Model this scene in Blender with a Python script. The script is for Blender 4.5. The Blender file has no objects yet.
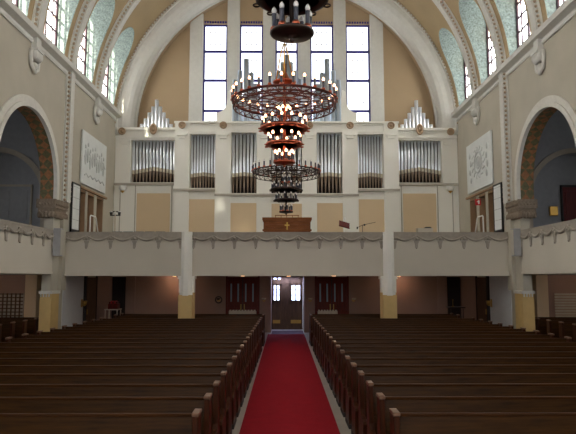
import bpy, bmesh, math, random
from mathutils import Vector, Matrix
random.seed(7)
PI = math.pi
COL = bpy.context.scene.collection
sc = bpy.context.scene

# ------------------------------------------------------------------ materials
def new_mat(name):
    m = bpy.data.materials.new(name); m.use_nodes = True
    return m, m.node_tree, m.node_tree.nodes['Principled BSDF']

def lin(c):
    return tuple(((v/12.92) if v <= .04045 else ((v+.055)/1.055)**2.4) for v in c)

def mat(name, rgb, rough=.7, metal=0., var=.06, scale=6., bump=0., bscale=60., spec=None):
    """sRGB 0..255 colour with a little object-space noise"""
    m, nt, b = new_mat(name)
    c = lin([v/255 for v in rgb])
    tc = nt.nodes.new('ShaderNodeTexCoord')
    n = nt.nodes.new('ShaderNodeTexNoise'); n.inputs['Scale'].default_value = scale; n.inputs['Detail'].default_value = 5
    nt.links.new(tc.outputs['Object'], n.inputs['Vector'])
    r = nt.nodes.new('ShaderNodeValToRGB')
    r.color_ramp.elements[0].position = .3; r.color_ramp.elements[1].position = .7
    r.color_ramp.elements[0].color = (*[v*(1-var) for v in c], 1)
    r.color_ramp.elements[1].color = (*[min(1, v*(1+var)) for v in c], 1)
    nt.links.new(n.outputs['Fac'], r.inputs['Fac'])
    nt.links.new(r.outputs['Color'], b.inputs['Base Color'])
    b.inputs['Roughness'].default_value = rough
    b.inputs['Metallic'].default_value = metal
    if spec is not None: b.inputs['Specular IOR Level'].default_value = spec
    if bump:
        n2 = nt.nodes.new('ShaderNodeTexNoise'); n2.inputs['Scale'].default_value = bscale
        nt.links.new(tc.outputs['Object'], n2.inputs['Vector'])
        bp = nt.nodes.new('ShaderNodeBump'); bp.inputs['Strength'].default_value = bump; bp.inputs['Distance'].default_value = .02
        nt.links.new(n2.outputs['Fac'], bp.inputs['Height']); nt.links.new(bp.outputs['Normal'], b.inputs['Normal'])
    return m

def wood(name, a, b_, rough=.35, stretch=(1, 12, 12), scale=2.2, coat=0.):
    m, nt, b = new_mat(name)
    tc = nt.nodes.new('ShaderNodeTexCoord'); mp = nt.nodes.new('ShaderNodeMapping')
    mp.inputs['Scale'].default_value = stretch
    n = nt.nodes.new('ShaderNodeTexNoise'); n.inputs['Scale'].default_value = scale; n.inputs['Detail'].default_value = 6; n.inputs['Roughness'].default_value = .65
    r = nt.nodes.new('ShaderNodeValToRGB')
    r.color_ramp.elements[0].position = .32; r.color_ramp.elements[1].position = .7
    r.color_ramp.elements[0].color = (*lin([v/255 for v in a]), 1); r.color_ramp.elements[1].color = (*lin([v/255 for v in b_]), 1)
    nt.links.new(tc.outputs['Object'], mp.inputs['Vector']); nt.links.new(mp.outputs['Vector'], n.inputs['Vector'])
    nt.links.new(n.outputs['Fac'], r.inputs['Fac']); nt.links.new(r.outputs['Color'], b.inputs['Base Color'])
    b.inputs['Roughness'].default_value = rough
    b.inputs['Specular IOR Level'].default_value = .12; b.inputs['Coat Weight'].default_value = coat; b.inputs['Coat Roughness'].default_value = .2
    return m

def emit(name, rgb, strength, var=0., scale=2.):
    m, nt, b = new_mat(name)
    b.inputs['Base Color'].default_value = (*lin([v/255 for v in rgb]), 1)
    b.inputs['Emission Color'].default_value = (*lin([v/255 for v in rgb]), 1)
    b.inputs['Emission Strength'].default_value = strength
    return m

def glass_lit(name, cols, strength, scale=1.6, clear=.5):
    """Bright leaded daylight pane: glows with the sky behind it and lets sunlight through."""
    m = bpy.data.materials.new(name); m.use_nodes = True; nt = m.node_tree; nt.nodes.clear()
    out = nt.nodes.new('ShaderNodeOutputMaterial'); em = nt.nodes.new('ShaderNodeEmission'); tr = nt.nodes.new('ShaderNodeBsdfTransparent')
    add = nt.nodes.new('ShaderNodeAddShader')
    tc = nt.nodes.new('ShaderNodeTexCoord'); v = nt.nodes.new('ShaderNodeTexNoise')
    v.inputs['Scale'].default_value = scale; v.inputs['Detail'].default_value = 3
    r = nt.nodes.new('ShaderNodeValToRGB'); r.color_ramp.interpolation = 'LINEAR'
    while len(r.color_ramp.elements) < len(cols): r.color_ramp.elements.new(.5)
    for i, c in enumerate(cols):
        r.color_ramp.elements[i].position = .3 + .4*i/max(1, len(cols)-1)
        r.color_ramp.elements[i].color = (*lin([k/255 for k in c]), 1)
    nt.links.new(tc.outputs['Object'], v.inputs['Vector']); nt.links.new(v.outputs['Fac'], r.inputs['Fac'])
    nt.links.new(r.outputs['Color'], em.inputs['Color']); em.inputs['Strength'].default_value = strength
    tr.inputs['Color'].default_value = (clear, clear, clear*.95, 1)
    nt.links.new(em.outputs[0], add.inputs[0]); nt.links.new(tr.outputs[0], add.inputs[1]); nt.links.new(add.outputs[0], out.inputs['Surface'])
    return m

M = {}
M['plaster'] = mat('grey cream plaster', (178, 172, 156), .85, var=.05, scale=1.2, bump=.12)
M['parapet'] = mat('parapet plaster', (200, 193, 178), .8, var=.03, scale=1.0, bump=.08)
M['garland'] = mat('stucco garland grey', (158, 150, 138), .85, var=.08, scale=8)
M['vault'] = mat('vault tan plaster', (164, 144, 110), .9, var=.06, scale=.8, bump=.15)
M['apse'] = mat('end wall ochre plaster', (170, 148, 118), .9, var=.05, scale=.6)
M['rib'] = mat('rib cream', (202, 201, 194), .8, var=.04)
M['bead'] = mat('bead moulding', (176, 160, 138), .8)
M['mosaic'] = mat('blue green mosaic', (94, 106, 102), .75, var=.5, scale=16, bump=.25, bscale=40)
M['organ'] = mat('organ case cream paint', (232, 230, 220), .6, var=.02, scale=1.)
M['orgpan'] = mat('organ beige panel', (214, 190, 154), .7, var=.03, scale=.8)
M['ledge'] = mat('ledge grey', (176, 170, 156), .7)
M['pipe'] = mat('tin organ pipe', (238, 243, 250), .3, .75, var=.03, scale=3)
M['backlit'] = mat('zinc free pipe', (192, 206, 220), .3, .6, var=.03, scale=3)  # darker pipe metal, backlit tone of the free pipes put into the colour
M['lip'] = mat('pipe mouth pale', (206, 198, 178), .45, .3)
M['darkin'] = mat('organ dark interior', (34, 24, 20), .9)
M['pipefoot'] = mat('pipe foot brown metal', (150, 132, 116), .4, .6)
M['roset'] = mat('rosette brown', (168, 142, 114), .6)
M['gold'] = mat('gilt', (205, 160, 80), .35, .9)
M['brass'] = mat('brass', (176, 140, 74), .35, .9)
M['capital'] = mat('carved capital stone', (128, 114, 98), .85, var=.2, scale=14, bump=.4, bscale=20)
M['intrados'] = mat('arch intrados mosaic', (108, 82, 50), .7, var=.35, scale=9)
def tiled(name, a, b_, scale):
    m, nt, bs = new_mat(name)
    tc = nt.nodes.new('ShaderNodeTexCoord'); mp = nt.nodes.new('ShaderNodeMapping'); mp.inputs['Rotation'].default_value = (.785, 0, .785)
    ck = nt.nodes.new('ShaderNodeTexChecker'); ck.inputs['Scale'].default_value = scale
    ck.inputs['Color1'].default_value = (*lin([v/255 for v in a]), 1); ck.inputs['Color2'].default_value = (*lin([v/255 for v in b_]), 1)
    n = nt.nodes.new('ShaderNodeTexNoise'); n.inputs['Scale'].default_value = 12
    mx = nt.nodes.new('ShaderNodeMixRGB'); mx.blend_type = 'OVERLAY'; mx.inputs['Fac'].default_value = .6
    nt.links.new(tc.outputs['Object'], mp.inputs['Vector']); nt.links.new(mp.outputs['Vector'], ck.inputs['Vector']); nt.links.new(tc.outputs['Object'], n.inputs['Vector'])
    nt.links.new(ck.outputs['Color'], mx.inputs['Color1']); nt.links.new(n.outputs['Fac'], mx.inputs['Color2']); nt.links.new(mx.outputs['Color'], bs.inputs['Base Color'])
    bs.inputs['Roughness'].default_value = .6
    return m
M['intrados'] = tiled('arch intrados tiles', (142, 96, 58), (92, 88, 56), 4.6)
M['archwhite'] = mat('arch moulding', (205, 203, 194), .75)
M['yellow'] = mat('yellow ochre dado', (200, 170, 112), .6, var=.04)
M['floor'] = mat('floor stone', (168, 160, 148), .28, var=.1, scale=2.5)
M['carpet'] = mat('red carpet', (142, 20, 32), .95, var=.08, scale=5, bump=.5, bscale=220, spec=.1)
M['mat'] = mat('dark mat', (70, 18, 40), .7, var=.1)
M['pew'] = wood('pew wood', (38, 22, 5), (68, 41, 11), .42)
M['pewrail'] = wood('pew top rail wood', (44, 24, 8), (70, 40, 14), .5)
M['pewend'] = wood('pew end wood', (42, 19, 8), (68, 34, 15), .4, (12, 12, 1))
M['pewcap'] = wood('pale pew cap', (96, 70, 54), (140, 112, 92), .3)  # paler than the end panel wood
M['console'] = wood('console wood', (112, 66, 36), (152, 96, 56), .45)
M['dooreddark'] = wood('red brown door', (76, 24, 18), (106, 36, 26), .35, (8, 8, 1))
M['doorbrown'] = wood('brown door', (74, 54, 40), (104, 78, 56), .5, (8, 8, 1))
M['dark'] = mat('dark opening', (38, 30, 28), .8)
M['pink'] = mat('pinkish lower wall', (150, 124, 112), .85, var=.05, scale=1.)
M['blue'] = mat('window-tinted white wall', (196, 198, 200), .85, var=.03)  # white wall with the bluish window light put into its colour
M['iron'] = mat('bronze dark', (64, 52, 48), .4, .7)
M['copper'] = mat('copper', (180, 94, 68), .32, .9)  # reddened by lamp glow for the lit chandelier; drip cups share it
M['candle'] = mat('candle sleeve', (70, 72, 82), .5, .2)
M['bulb_off'] = mat('milk glass bulb', (236, 232, 228), .25, var=.01)
M['bulb_on'] = emit('lit bulb', (255, 186, 140), 6.5)
M['white'] = mat('white paint', (222, 222, 218), .5, var=.01)
M['relief'] = mat('white relief plaster', (214, 218, 216), .8, var=.04, scale=3)
M['reliefdark'] = mat('relief carving', (188, 192, 190), .8, var=.05, scale=8)
M['black'] = mat('black frame', (30, 30, 32), .5)
M['grey'] = mat('loudspeaker grey', (150, 150, 150), .6)
M['chair'] = mat('grey green chair fabric', (112, 118, 112), .9)
M['niche'] = mat('brown recess', (148, 120, 92), .8)
M['gallery'] = mat('gallery grey plaster', (152, 152, 152), .9, var=.05)
M['galarch'] = mat('gallery arch band', (176, 164, 146), .85)
M['red'] = mat('sign red', (200, 30, 36), .5, var=.01)
M['blueframe'] = mat('blue window frame with halo', (52, 46, 130), .5)  # blue frame, deepened to carry the halo around the bright panes
M['lead'] = mat('purple fringed lead', (66, 48, 58), .6)  # lead with the purple fringe of bright panes in its colour
M['glass_org'] = glass_lit('white window glass', [(226, 234, 255), (250, 252, 255)], 1.5, 1.5, .4)
M['glass_side'] = glass_lit('leaded side glass', [(150, 96, 60), (255, 236, 210), (240, 246, 255), (255, 250, 236), (226, 232, 255)], 6.6, 1.8, .6)
M['glass_door'] = glass_lit('door glass', [(170, 190, 255), (225, 234, 255)], 4.5, 2., .4)
M['ring'] = mat('lamp-lit ring metal', (104, 62, 58), .38, .8)  # ring metal with the lamp glow of the lit chandelier painted in
M['altar_glow'] = glass_lit('added altar window glow', [(240, 244, 255), (252, 252, 255)], 4.5, 1.5, .2)
M['aisle_glow'] = glass_lit('added aisle window glow', [(214, 228, 255), (245, 248, 255)], 1.5, 1.5, .2)
M['mirror'] = mat('door glass strip', (150, 158, 170), .12, .3)
M['slat'] = mat('radiator cream', (190, 178, 158), .6)
M['lamp_on'] = emit('warm lamp', (255, 190, 130), 8)

# ------------------------------------------------------------------ mesh builder
class MB:
    def __init__(s): s.bm = bmesh.new(); s.mi = 0
    def _tag(s, faces):
        for f in faces: f.material_index = s.mi
    def box(s, x0, x1, y0, y1, z0, z1):
        v = [s.bm.verts.new((x, y, z)) for x in (x0, x1) for y in (y0, y1) for z in (z0, z1)]
        q = [(0, 1, 3, 2), (4, 6, 7, 5), (0, 4, 5, 1), (2, 3, 7, 6), (0, 2, 6, 4), (1, 5, 7, 3)]
        s._tag([s.bm.faces.new([v[i] for i in f]) for f in q]); return s
    def prism(s, pts, a0, a1, axis):
        """polygon pts extruded along axis from a0 to a1.  axis x: pts=(y,z); y: (x,z); z: (x,y)"""
        def P(p, a):
            return {'x': (a, p[0], p[1]), 'y': (p[0], a, p[1]), 'z': (p[0], p[1], a)}[axis]
        A = [s.bm.verts.new(P(p, a0)) for p in pts]; B = [s.bm.verts.new(P(p, a1)) for p in pts]
        n = len(pts); fs = [s.bm.faces.new(A), s.bm.faces.new(B[::-1])]
        for i in range(n): fs.append(s.bm.faces.new((A[i], A[(i+1) % n], B[(i+1) % n], B[i])))
        s._tag(fs); return s
    def sweep(s, rings, closed=False, cap=True, smooth=True):
        V = [[s.bm.verts.new(p) for p in r] for r in rings]; n = len(V[0]); fs = []
        m = len(V)
        for i in range(m if closed else m-1):
            a, b = V[i], V[(i+1) % m]
            for j in range(n):
                f = s.bm.faces.new((a[j], a[(j+1) % n], b[(j+1) % n], b[j])); f.smooth = smooth; fs.append(f)
        if cap and not closed:
            fs.append(s.bm.faces.new(V[0][::-1])); fs.append(s.bm.faces.new(V[-1]))
        s._tag(fs); return s
    def lathe(s, prof, cx=0, cy=0, z0=0, n=16, cap=True):
        return s.sweep([[(cx+r*math.cos(2*PI*k/n), cy+r*math.sin(2*PI*k/n), z0+z) for k in range(n)] for r, z in prof], cap=cap)
    def tube(s, pts, r, n=8, closed=False):
        pts = [Vector(p) for p in pts]; rings = []; m = len(pts); ref = None
        for i, p in enumerate(pts):
            if closed: t = pts[(i+1) % m]-pts[i-1]
            else: t = pts[min(i+1, m-1)]-pts[max(i-1, 0)]
            t.normalize()
            if ref is None or abs(ref.dot(t)) > .95: ref = Vector((0, 0, 1)) if abs(t.z) < .9 else Vector((1, 0, 0))
            u = t.cross(ref).normalized(); w = u.cross(t).normalized(); ref = w
            rr = r[i] if isinstance(r, (list, tuple)) else r
            rings.append([p+u*rr*math.cos(2*PI*k/n)+w*rr*math.sin(2*PI*k/n) for k in range(n)])
        return s.sweep(rings, closed=closed)
    def torus(s, c, R, r, n=40, k=6, axis='z'):
        pts = []
        for i in range(n):
            a = 2*PI*i/n; u, v = R*math.cos(a), R*math.sin(a)
            pts.append({'z': (c[0]+u, c[1]+v, c[2]), 'y': (c[0]+u, c[1], c[2]+v), 'x': (c[0], c[1]+u, c[2]+v)}[axis])
        rings = []
        for i in range(n):
            a = 2*PI*i/n; ring = []
            for j in range(k):
                b = 2*PI*j/k; rr = R+r*math.cos(b); h = r*math.sin(b); u, v = rr*math.cos(a), rr*math.sin(a)
                ring.append({'z': (c[0]+u, c[1]+v, c[2]+h), 'y': (c[0]+u, c[1]+h, c[2]+v), 'x': (c[0]+h, c[1]+u, c[2]+v)}[axis])
            rings.append(ring)
        return s.sweep(rings, closed=True)
    def ball(s, c, r, sx=1, sy=1, sz=1, n=8, m=6):
        rings = []
        for i in range(m+1):
            t = -PI/2+PI*i/m; rr = max(1e-4, math.cos(t))*r; z = math.sin(t)*r
            rings.append([(c[0]+sx*rr*math.cos(2*PI*k/n), c[1]+sy*rr*math.sin(2*PI*k/n), c[2]+sz*z) for k in range(n)])
        return s.sweep(rings)
    def arcband(s, cx, cz, r0, r1, a0, a1, y0, y1, axis='y', n=48):
        """arch band, radii r0..r1, in plane (x,z) extruded y0..y1 (axis y) or in (y,z) extruded x (axis x)"""
        rings = []
        for i in range(n+1):
            a = a0+(a1-a0)*i/n; c, q = math.cos(a), math.sin(a)
            pr = [(r0, y0), (r1, y0), (r1, y1), (r0, y1)]
            if axis == 'y': rings.append([(cx+r*c, d, cz+r*q) for r, d in pr])
            else: rings.append([(d, cx+r*c, cz+r*q) for r, d in pr])
        return s.sweep(rings, smooth=False)
    def build(s, name, mats, parent=None, loc=None, bevel=0, kind=None):
        bmesh.ops.recalc_face_normals(s.bm, faces=s.bm.faces[:])
        me = bpy.data.meshes.new(name); s.bm.to_mesh(me); s.bm.free()
        if not isinstance(mats, (list, tuple)): mats = [mats]
        for m in mats: me.materials.append(m)
        o = bpy.data.objects.new(name, me); COL.objects.link(o)
        if parent is not None: o.parent = parent
        if loc is not None: o.location = loc
        if bevel:
            b = o.modifiers.new('bevel', 'BEVEL'); b.width = bevel; b.segments = 2; b.limit_method = 'ANGLE'
        if kind: o['kind'] = kind
        return o

def thing(name, label, cat, loc=(0, 0, 0), rz=0, group=None):
    o = bpy.data.objects.new(name, None); COL.objects.link(o); o.location = loc; o.rotation_euler = (0, 0, rz)
    o.empty_display_size = .1
    return tag(o, label, cat, group)
def tag(o, label, cat, group=None):
    o['label'] = label; o['category'] = cat
    if group: o['group'] = group
    return o
def struct(o, label, cat):
    o['kind'] = 'structure'; o['label'] = label; o['category'] = cat; return o
def kids(o): return [c for c in o.children]
def copy_tree(o, parent=None):
    c = o.copy(); COL.objects.link(c)
    if parent is not None: c.parent = parent
    for ch in kids(o): copy_tree(ch, c)
    return c
ORD = ['first', 'second', 'third', 'fourth', 'fifth', 'sixth', 'seventh', 'eighth', 'ninth', 'tenth', 'eleventh', 'twelfth', 'thirteenth',
       'fourteenth', 'fifteenth', 'sixteenth', 'seventeenth', 'eighteenth', 'nineteenth', 'twentieth', 'twenty-first']

# ------------------------------------------------------------------ dimensions (metres; camera looks along +Y)
W = 7.8            # half width of the nave
YB, YE = -9.5, 26.6
ZC, R = 9.4, 7.8   # barrel vault
GAL = 3.1          # gallery floor
ARCHES = [-6.5, -.5, 5.5, 11.5, 17.5]
AR, ASP = 2.1, 5.45

# ------------------------------------------------------------------ floor, nave walls, galleries
o = MB().box(-13.3, 13.3, -10, 29, -.2, 0).build('floor', M['floor']); struct(o, 'grey stone church floor under the pews and along the aisle', 'floor')

def arcade(sx):
    x0, x1 = (W, W+.3) if sx > 0 else (-W-.3, -W)
    pts = [(YE-4.9, 0), (YE-4.9, 9.72), (-10, 9.72), (-10, 0)]
    for c in ARCHES:
        pts += [(c-AR, 0), (c-AR, ASP)]
        for i in range(1, 24):
            a = PI-PI*i/24; pts.append((c+AR*math.cos(a), ASP+AR*math.sin(a)))
        pts += [(c+AR, ASP), (c+AR, 0)]
    b = MB().prism(pts, x0, x1, 'x')
    ye = YE-4.9
    # rear part of the side wall over the gallery: solid below and above, three recesses between
    nic = [(21.95, 22.7), (22.95, 23.75), (24.05, 24.95)]
    b.box(x0, x1, ye, YE+1.2, 0, GAL); b.box(x0, x1, ye, YE+1.2, 5.75, 9.72)
    prev = ye
    for a, c in nic:
        b.box(x0, x1, prev, a, GAL, 5.75); prev = c
    b.box(x0, x1, prev, YE+1.2, GAL, 5.75)
    side = 'left' if sx < 0 else 'right'
    o = b.build('wall_'+side, M['plaster']); struct(o, f'tall grey plaster nave wall with big round arches, {side} side', 'wall')
    xo = sx*(W+.4)
    o2 = MB().box(min(xo, xo+sx*.06), max(xo, xo+sx*.06), ye, YE+.4, GAL, 5.9)
    xl = sorted((sx*(W+.02), sx*(W+.4)))
    for a, c in nic: o2.box(*xl, c-.03, c+.001, GAL, 5.72).box(*xl, a, c, 5.66, 5.751)
    o2 = o2.build('wall_recess_'+side, M['niche'])
    struct(o2, f'brown back of the three recesses under the relief, {side} side', 'wall')
    # arch mouldings and intrados
    k = 0
    for c in ARCHES:
        m = MB()
        xa = W+.01 if sx > 0 else -W-.49
        m.mi = 1; m.arcband(c, ASP, AR-.03, AR+.005, 0, PI, xa+.02, xa+.46, 'x', 40)
        m.box(xa+.02, xa+.46, c-AR-.005, c-AR+.03, 5.0, ASP); m.box(xa+.02, xa+.46, c+AR-.03, c+AR+.005, 5.0, ASP)
        m.mi = 0
        xf = (W-.10, W+.02) if sx > 0 else (-W-.02, -W+.10)
        m.arcband(c, ASP, AR-.04, AR+.10, 0, PI, *xf, 'x', 48)
        xg = (W-.05, W+.02) if sx > 0 else (-W-.02, -W+.05)
        m.arcband(c, ASP, AR+.10, AR+.29, 0, PI, *xg, 'x', 48)
        for q in (-1, 1):
            m.box(*xf, *sorted((c+q*(AR-.04), c+q*(AR+.10))), 5.0, ASP); m.box(*xg, *sorted((c+q*(AR+.10), c+q*(AR+.29))), 5.0, ASP)
        o = m.build('trim_arch_'+side, [M['archwhite'], M['intrados']])
        struct(o, f'white moulding and patterned brown underside of a round arch on the {side} nave wall', 'arch moulding')
        for q in (-1, 1):      # carved capitals
            yc = c+q*AR; m = MB(); xa, xb = sorted((sx*(W-.1), sx*(W+.54)))
            ya, yb = sorted((yc-q*.12, yc+q*1.0)) if q > 0 else sorted((yc+.12, yc-1.0))
            m.box(xa, xb, ya, yb, 4.72, 5.02); m.box(xa+.04, xb-.04, ya+.05, yb-.05, 4.42, 4.72)
            for j in range(9):
                yy = ya+.09+(yb-ya-.18)*j/8
                m.ball((sx*(W-.07), yy, 4.5), .085, 1, 1, 1.5); m.ball((sx*(W-.1), yy, 4.86), .06)
            for j in range(5):
                xx = xa+.1+(xb-xa-.2)*j/4
                yf = ya+.04 if q > 0 else yb-.04
                m.ball((xx, yf, 4.5), .08, 1, 1, 1.5); m.ball((xx, yf, 4.86), .06)
            o = m.build('trim_capital_'+side, M['capital'])
            struct(o, f'carved brown stone capital band on a pier of the {side} nave wall', 'capital')
        # yellow dado on the pier after this arch
        y0, y1 = c+AR, c+6-AR
        xa, xb = sorted((sx*(W-.05), sx*(W+.33)))
        if c < 17: y1 = c+6-AR
        else: y1 = 20.2
        m = MB().box(xa, xb, y0-.03, y1+.03, 0, 1.88)
        m.mi = 1; m.box(xa-.03, xb+.03, y0-.06, y1+.06, 1.88, 1.98)
        for j in range(4):
            m.box(xa+.03+j*.09, xa+.06+j*.09, y0-.07, y0-.03, 1.78, 1.88)
        o = m.build('trim_dado_'+side, [M['yellow'], M['archwhite']]); struct(o, f'yellow painted base of a pier under the {side} gallery', 'pier base')
    # cornice under the clerestory
    xa = [(sx*(W-.26), 9.90), (sx*(W+.1), 9.90), (sx*(W+.1), 9.50), (sx*(W-.05), 9.50), (sx*(W-.07), 9.56), (sx*(W-.05), 9.60), (sx*(W-.05), 9.66), (sx*(W-.26), 9.72)]
    o = MB().prism(xa, -10, YE, 'y').build('trim_cornice_'+side, M['rib']); struct(o, f'long pale cornice below the clerestory windows, {side} wall', 'cornice')
arcade(-1); arcade(1)

# gallery floors and aisle walls
for sx in (-1, 1):
    side = 'left' if sx < 0 else 'right'
    xa, xb = sorted((sx*(W+.1), sx*13))
    o = MB().box(xa, xb, -10, 21.8, 2.52, GAL).build('floor_gallery_'+side, M['plaster']); struct(o, f'floor slab of the {side} side gallery', 'gallery floor')
    xa, xb = sorted((sx*13, sx*13.3))
    o = MB().box(xa, xb, -10, 24, 0, 10).build('wall_aisle_'+side, M['gallery']); struct(o, f'outer wall of the {side} side aisle', 'wall')
    xa, xb = sorted((sx*(W+.3), sx*13.3))
    o = MB().box(xa, xb, -10, 24, 9.0, 9.3).build('ceiling_aisle_'+side, M['gallery']); struct(o, f'dark ceiling of the {side} side gallery', 'ceiling')
    # end wall of aisle with an arched recess on the gallery and a plain wall below
    cx = sx*10.85; ra, zs = 1.75, 5.35
    pts = [(sx*(W+.5), GAL), (sx*(W+.5), 9.0), (sx*13, 9.0), (sx*13, GAL), (cx+sx*ra, GAL), (cx+sx*ra, zs)]
    for i in range(1, 24):
        a = PI*i/24; pts.append((cx+sx*ra*math.cos(a), zs+ra*math.sin(a)))
    pts += [(cx-sx*ra, zs), (cx-sx*ra, GAL)]
    b = MB().prism(pts, 21.8, 22.3, 'y')
    xa, xb = sorted((sx*(W+.5), sx*13)); b.box(xa, xb, 22.3, 22.5, 0, 9.0)
    o = b.build('wall_gallery_end_'+side, M['gallery']); struct(o, f'grey end wall of the {side} side gallery with an arched recess', 'wall')
    b = MB().arcband(cx, zs, ra-.02, ra+.17, 0, PI, 21.72, 21.8, 'y', 40)
    for q in (-1, 1): b.box(*sorted((cx+q*(ra-.02), cx+q*(ra+.17))), 21.72, 21.8, GAL, zs)
    o = b.build('trim_gallery_arch_'+side, M['galarch']); struct(o, f'pale arch band around the recess at the end of the {side} gallery', 'arch band')
    o = MB().box(xa, xb, 21.8, 22.3, 0, 2.52).build('wall_aisle_end_'+side, M['pink']); struct(o, f'end wall of the {side} aisle below the gallery', 'wall')
    xa, xb = sorted((sx*9.0, sx*9.42))
    o = MB().box(xa, xb, 21.4, 21.8, 0, 2.52).build('trim_pilaster_'+side, M['orgpan']); struct(o, f'plain yellowish pilaster at the end of the {side} aisle', 'pilaster')

# rear gallery floor and wall under it
o = MB().box(-W, W, 20.6, 28, 2.50, GAL).build('floor_gallery_rear', M['plaster']); struct(o, 'floor slab of the rear organ gallery over the entrance', 'gallery floor')
b = MB()
for x0, x1 in ((-W, -.70), (.78, W)): b.box(x0, x1, 26.5, 26.9, 0, 2.5)
o = b.build('wall_rear', M['pink']); struct(o, 'pinkish brown rear wall under the organ gallery with three entrances', 'wall')
b = MB().box(-1.0, -.70, 26.9, 28.6, 0, 2.5).box(.78, 1.08, 26.9, 28.6, 0, 2.5).box(-1.2, 1.2, 28.3, 28.6, 2.2, 2.5)
o = b.build('wall_vestibule', M['pink']); struct(o, 'side walls of the small entrance vestibule', 'wall')
o = MB().box(-1.2, 1.2, 26.5, 28.6, 2.5, 2.6).build('ceiling_vestibule', M['pink']); struct(o, 'ceiling of the entrance vestibule', 'ceiling')

# parapets with stucco garland
def garland(b, s0, s1, step, P, zt):
    """P(s, d, z): point on the parapet face, d = distance in front of the face"""
    n = max(1, round((s1-s0)/step)); st = (s1-s0)/n
    for i in range(n):
        a = s0+i*st; m = 10; pts = []
        top = [(a+st*j/m, zt) for j in range(m+1)]
        low = [(a+st*j/m, zt-.06-.165*math.sin(PI*j/m)) for j in range(m+1)]
        poly = top+low[::-1]
        A = [b.bm.verts.new(P(p[0], .0, p[1])) for p in poly]; B = [b.bm.verts.new(P(p[0], .035, p[1])) for p in poly]
        k = len(poly); b.bm.faces.new(A); b.bm.faces.new(B[::-1])
        for j in range(k): b.bm.faces.new((A[j], A[(j+1) % k], B[(j+1) % k], B[j]))
        b.tube([P(p[0], .045, p[1]) for p in low], [.022+.024*math.sin(PI*j/m) for j in range(m+1)], 6)
    for i in range(n+1):
        s = min(max(s0+i*st, s0+.07), s1-.07)
        for (h, z0, z1, d) in ((.15, zt-.23, zt-.06, .06), (.08, zt-.32, zt-.25, .05), (.055, zt-.48, zt-.32, .04)):
            q = [(s-h, z1), (s+h, z1), (s+h*.8, z0), (s-h*.8, z0)]
            A = [b.bm.verts.new(P(x, 0, z)) for x, z in q]; B = [b.bm.verts.new(P(x, d, z)) for x, z in q]
            b.bm.faces.new(A); b.bm.faces.new(B[::-1])
            for j in range(4): b.bm.faces.new((A[j], A[(j+1) % 4], B[(j+1) % 4], B[j]))
        b.ball(P(s, .04, zt-.16), .06); b.ball(P(s, .03, zt-.49), .035)

def parapet(name, label, s0, s1, boxf, P):
    zt = 3.92 if 'side gallery' in label else 3.93; zb = 2.53 if 'side gallery' in label else 2.47
    b = MB(); boxf(b, zb, zt, 0); boxf(b, zb, zb+.08, .03); boxf(b, zb+.14, zb+.18, .012)
    o = b.build(name, M['parapet']); struct(o, label, 'gallery front')
    b = MB(); boxf(b, zt, zt+.06, .05)
    b.build('coping', M['garland'], o)
    b = MB(); garland(b, s0, s1, .77, P, zt); b.build('garland_frieze', M['garland'], o)
    return o
for sx in (-1, 1):
    side = 'left' if sx < 0 else 'right'
    for i, c in enumerate(ARCHES[2:]):
        y0, y1 = c-AR, c+AR
        def bf(b, z0, z1, d, y0=y0, y1=y1): b.box(*sorted((sx*(W-.02-d), sx*(W+.18))), y0, y1, z0, z1)
        parapet('trim_gallery_front_'+side, f'white {side} side gallery front with grey garland frieze, '+['near the altar', 'middle bay', 'bay beside the organ gallery'][i], y0, y1, bf,
                lambda s, d, z: (sx*(W-.02-d), s, z))
YP = 20.5
for x0, x1, nm in ((-W, -3.64, 'left'), (-3.32, 3.34, 'central'), (3.66, W, 'right')):
    def bf(b, z0, z1, d, x0=x0, x1=x1): b.box(x0, x1, YP-d, YP+.22, z0, z1)
    parapet('trim_gallery_front_'+nm, f'white organ gallery front with grey garland frieze, {nm} stretch', x0, x1, bf, lambda s, d, z: (s, YP-d, z))

# pillars carrying the rear gallery
for x, nm in ((-3.48, 'left'), (3.50, 'right')):
    def octa(r0): return [(x+r0*math.cos(PI/8+PI/4*k)/math.cos(PI/8), YP-.02+r0*math.sin(PI/8+PI/4*k)/math.cos(PI/8)) for k in range(8)]
    b = MB().prism(octa(.185), 1.9, 3.99, 'z')
    b.prism(octa(.215), 1.80, 1.92, 'z')
    for q in (-1, 1): b.box(x+q*.22-.04, x+q*.22+.04, YP-.02, YP+.3, 1.9, 2.46); b.box(x+q*.24-.06, x+q*.24+.06, YP-.05, YP+.3, 2.36, 2.47)
    b.mi = 1; b.box(x-.235, x+.235, YP-.22, YP+.32, 0, 1.82)
    b.box(x-.26, x+.26, YP-.02, YP+.3, 0, 1.9)
    o = b.build('trim_pillar_'+nm, [M['organ'], M['yellow']]); struct(o, f'white pillar with yellow base carrying the organ gallery, {nm} of the aisle', 'pillar')

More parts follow.
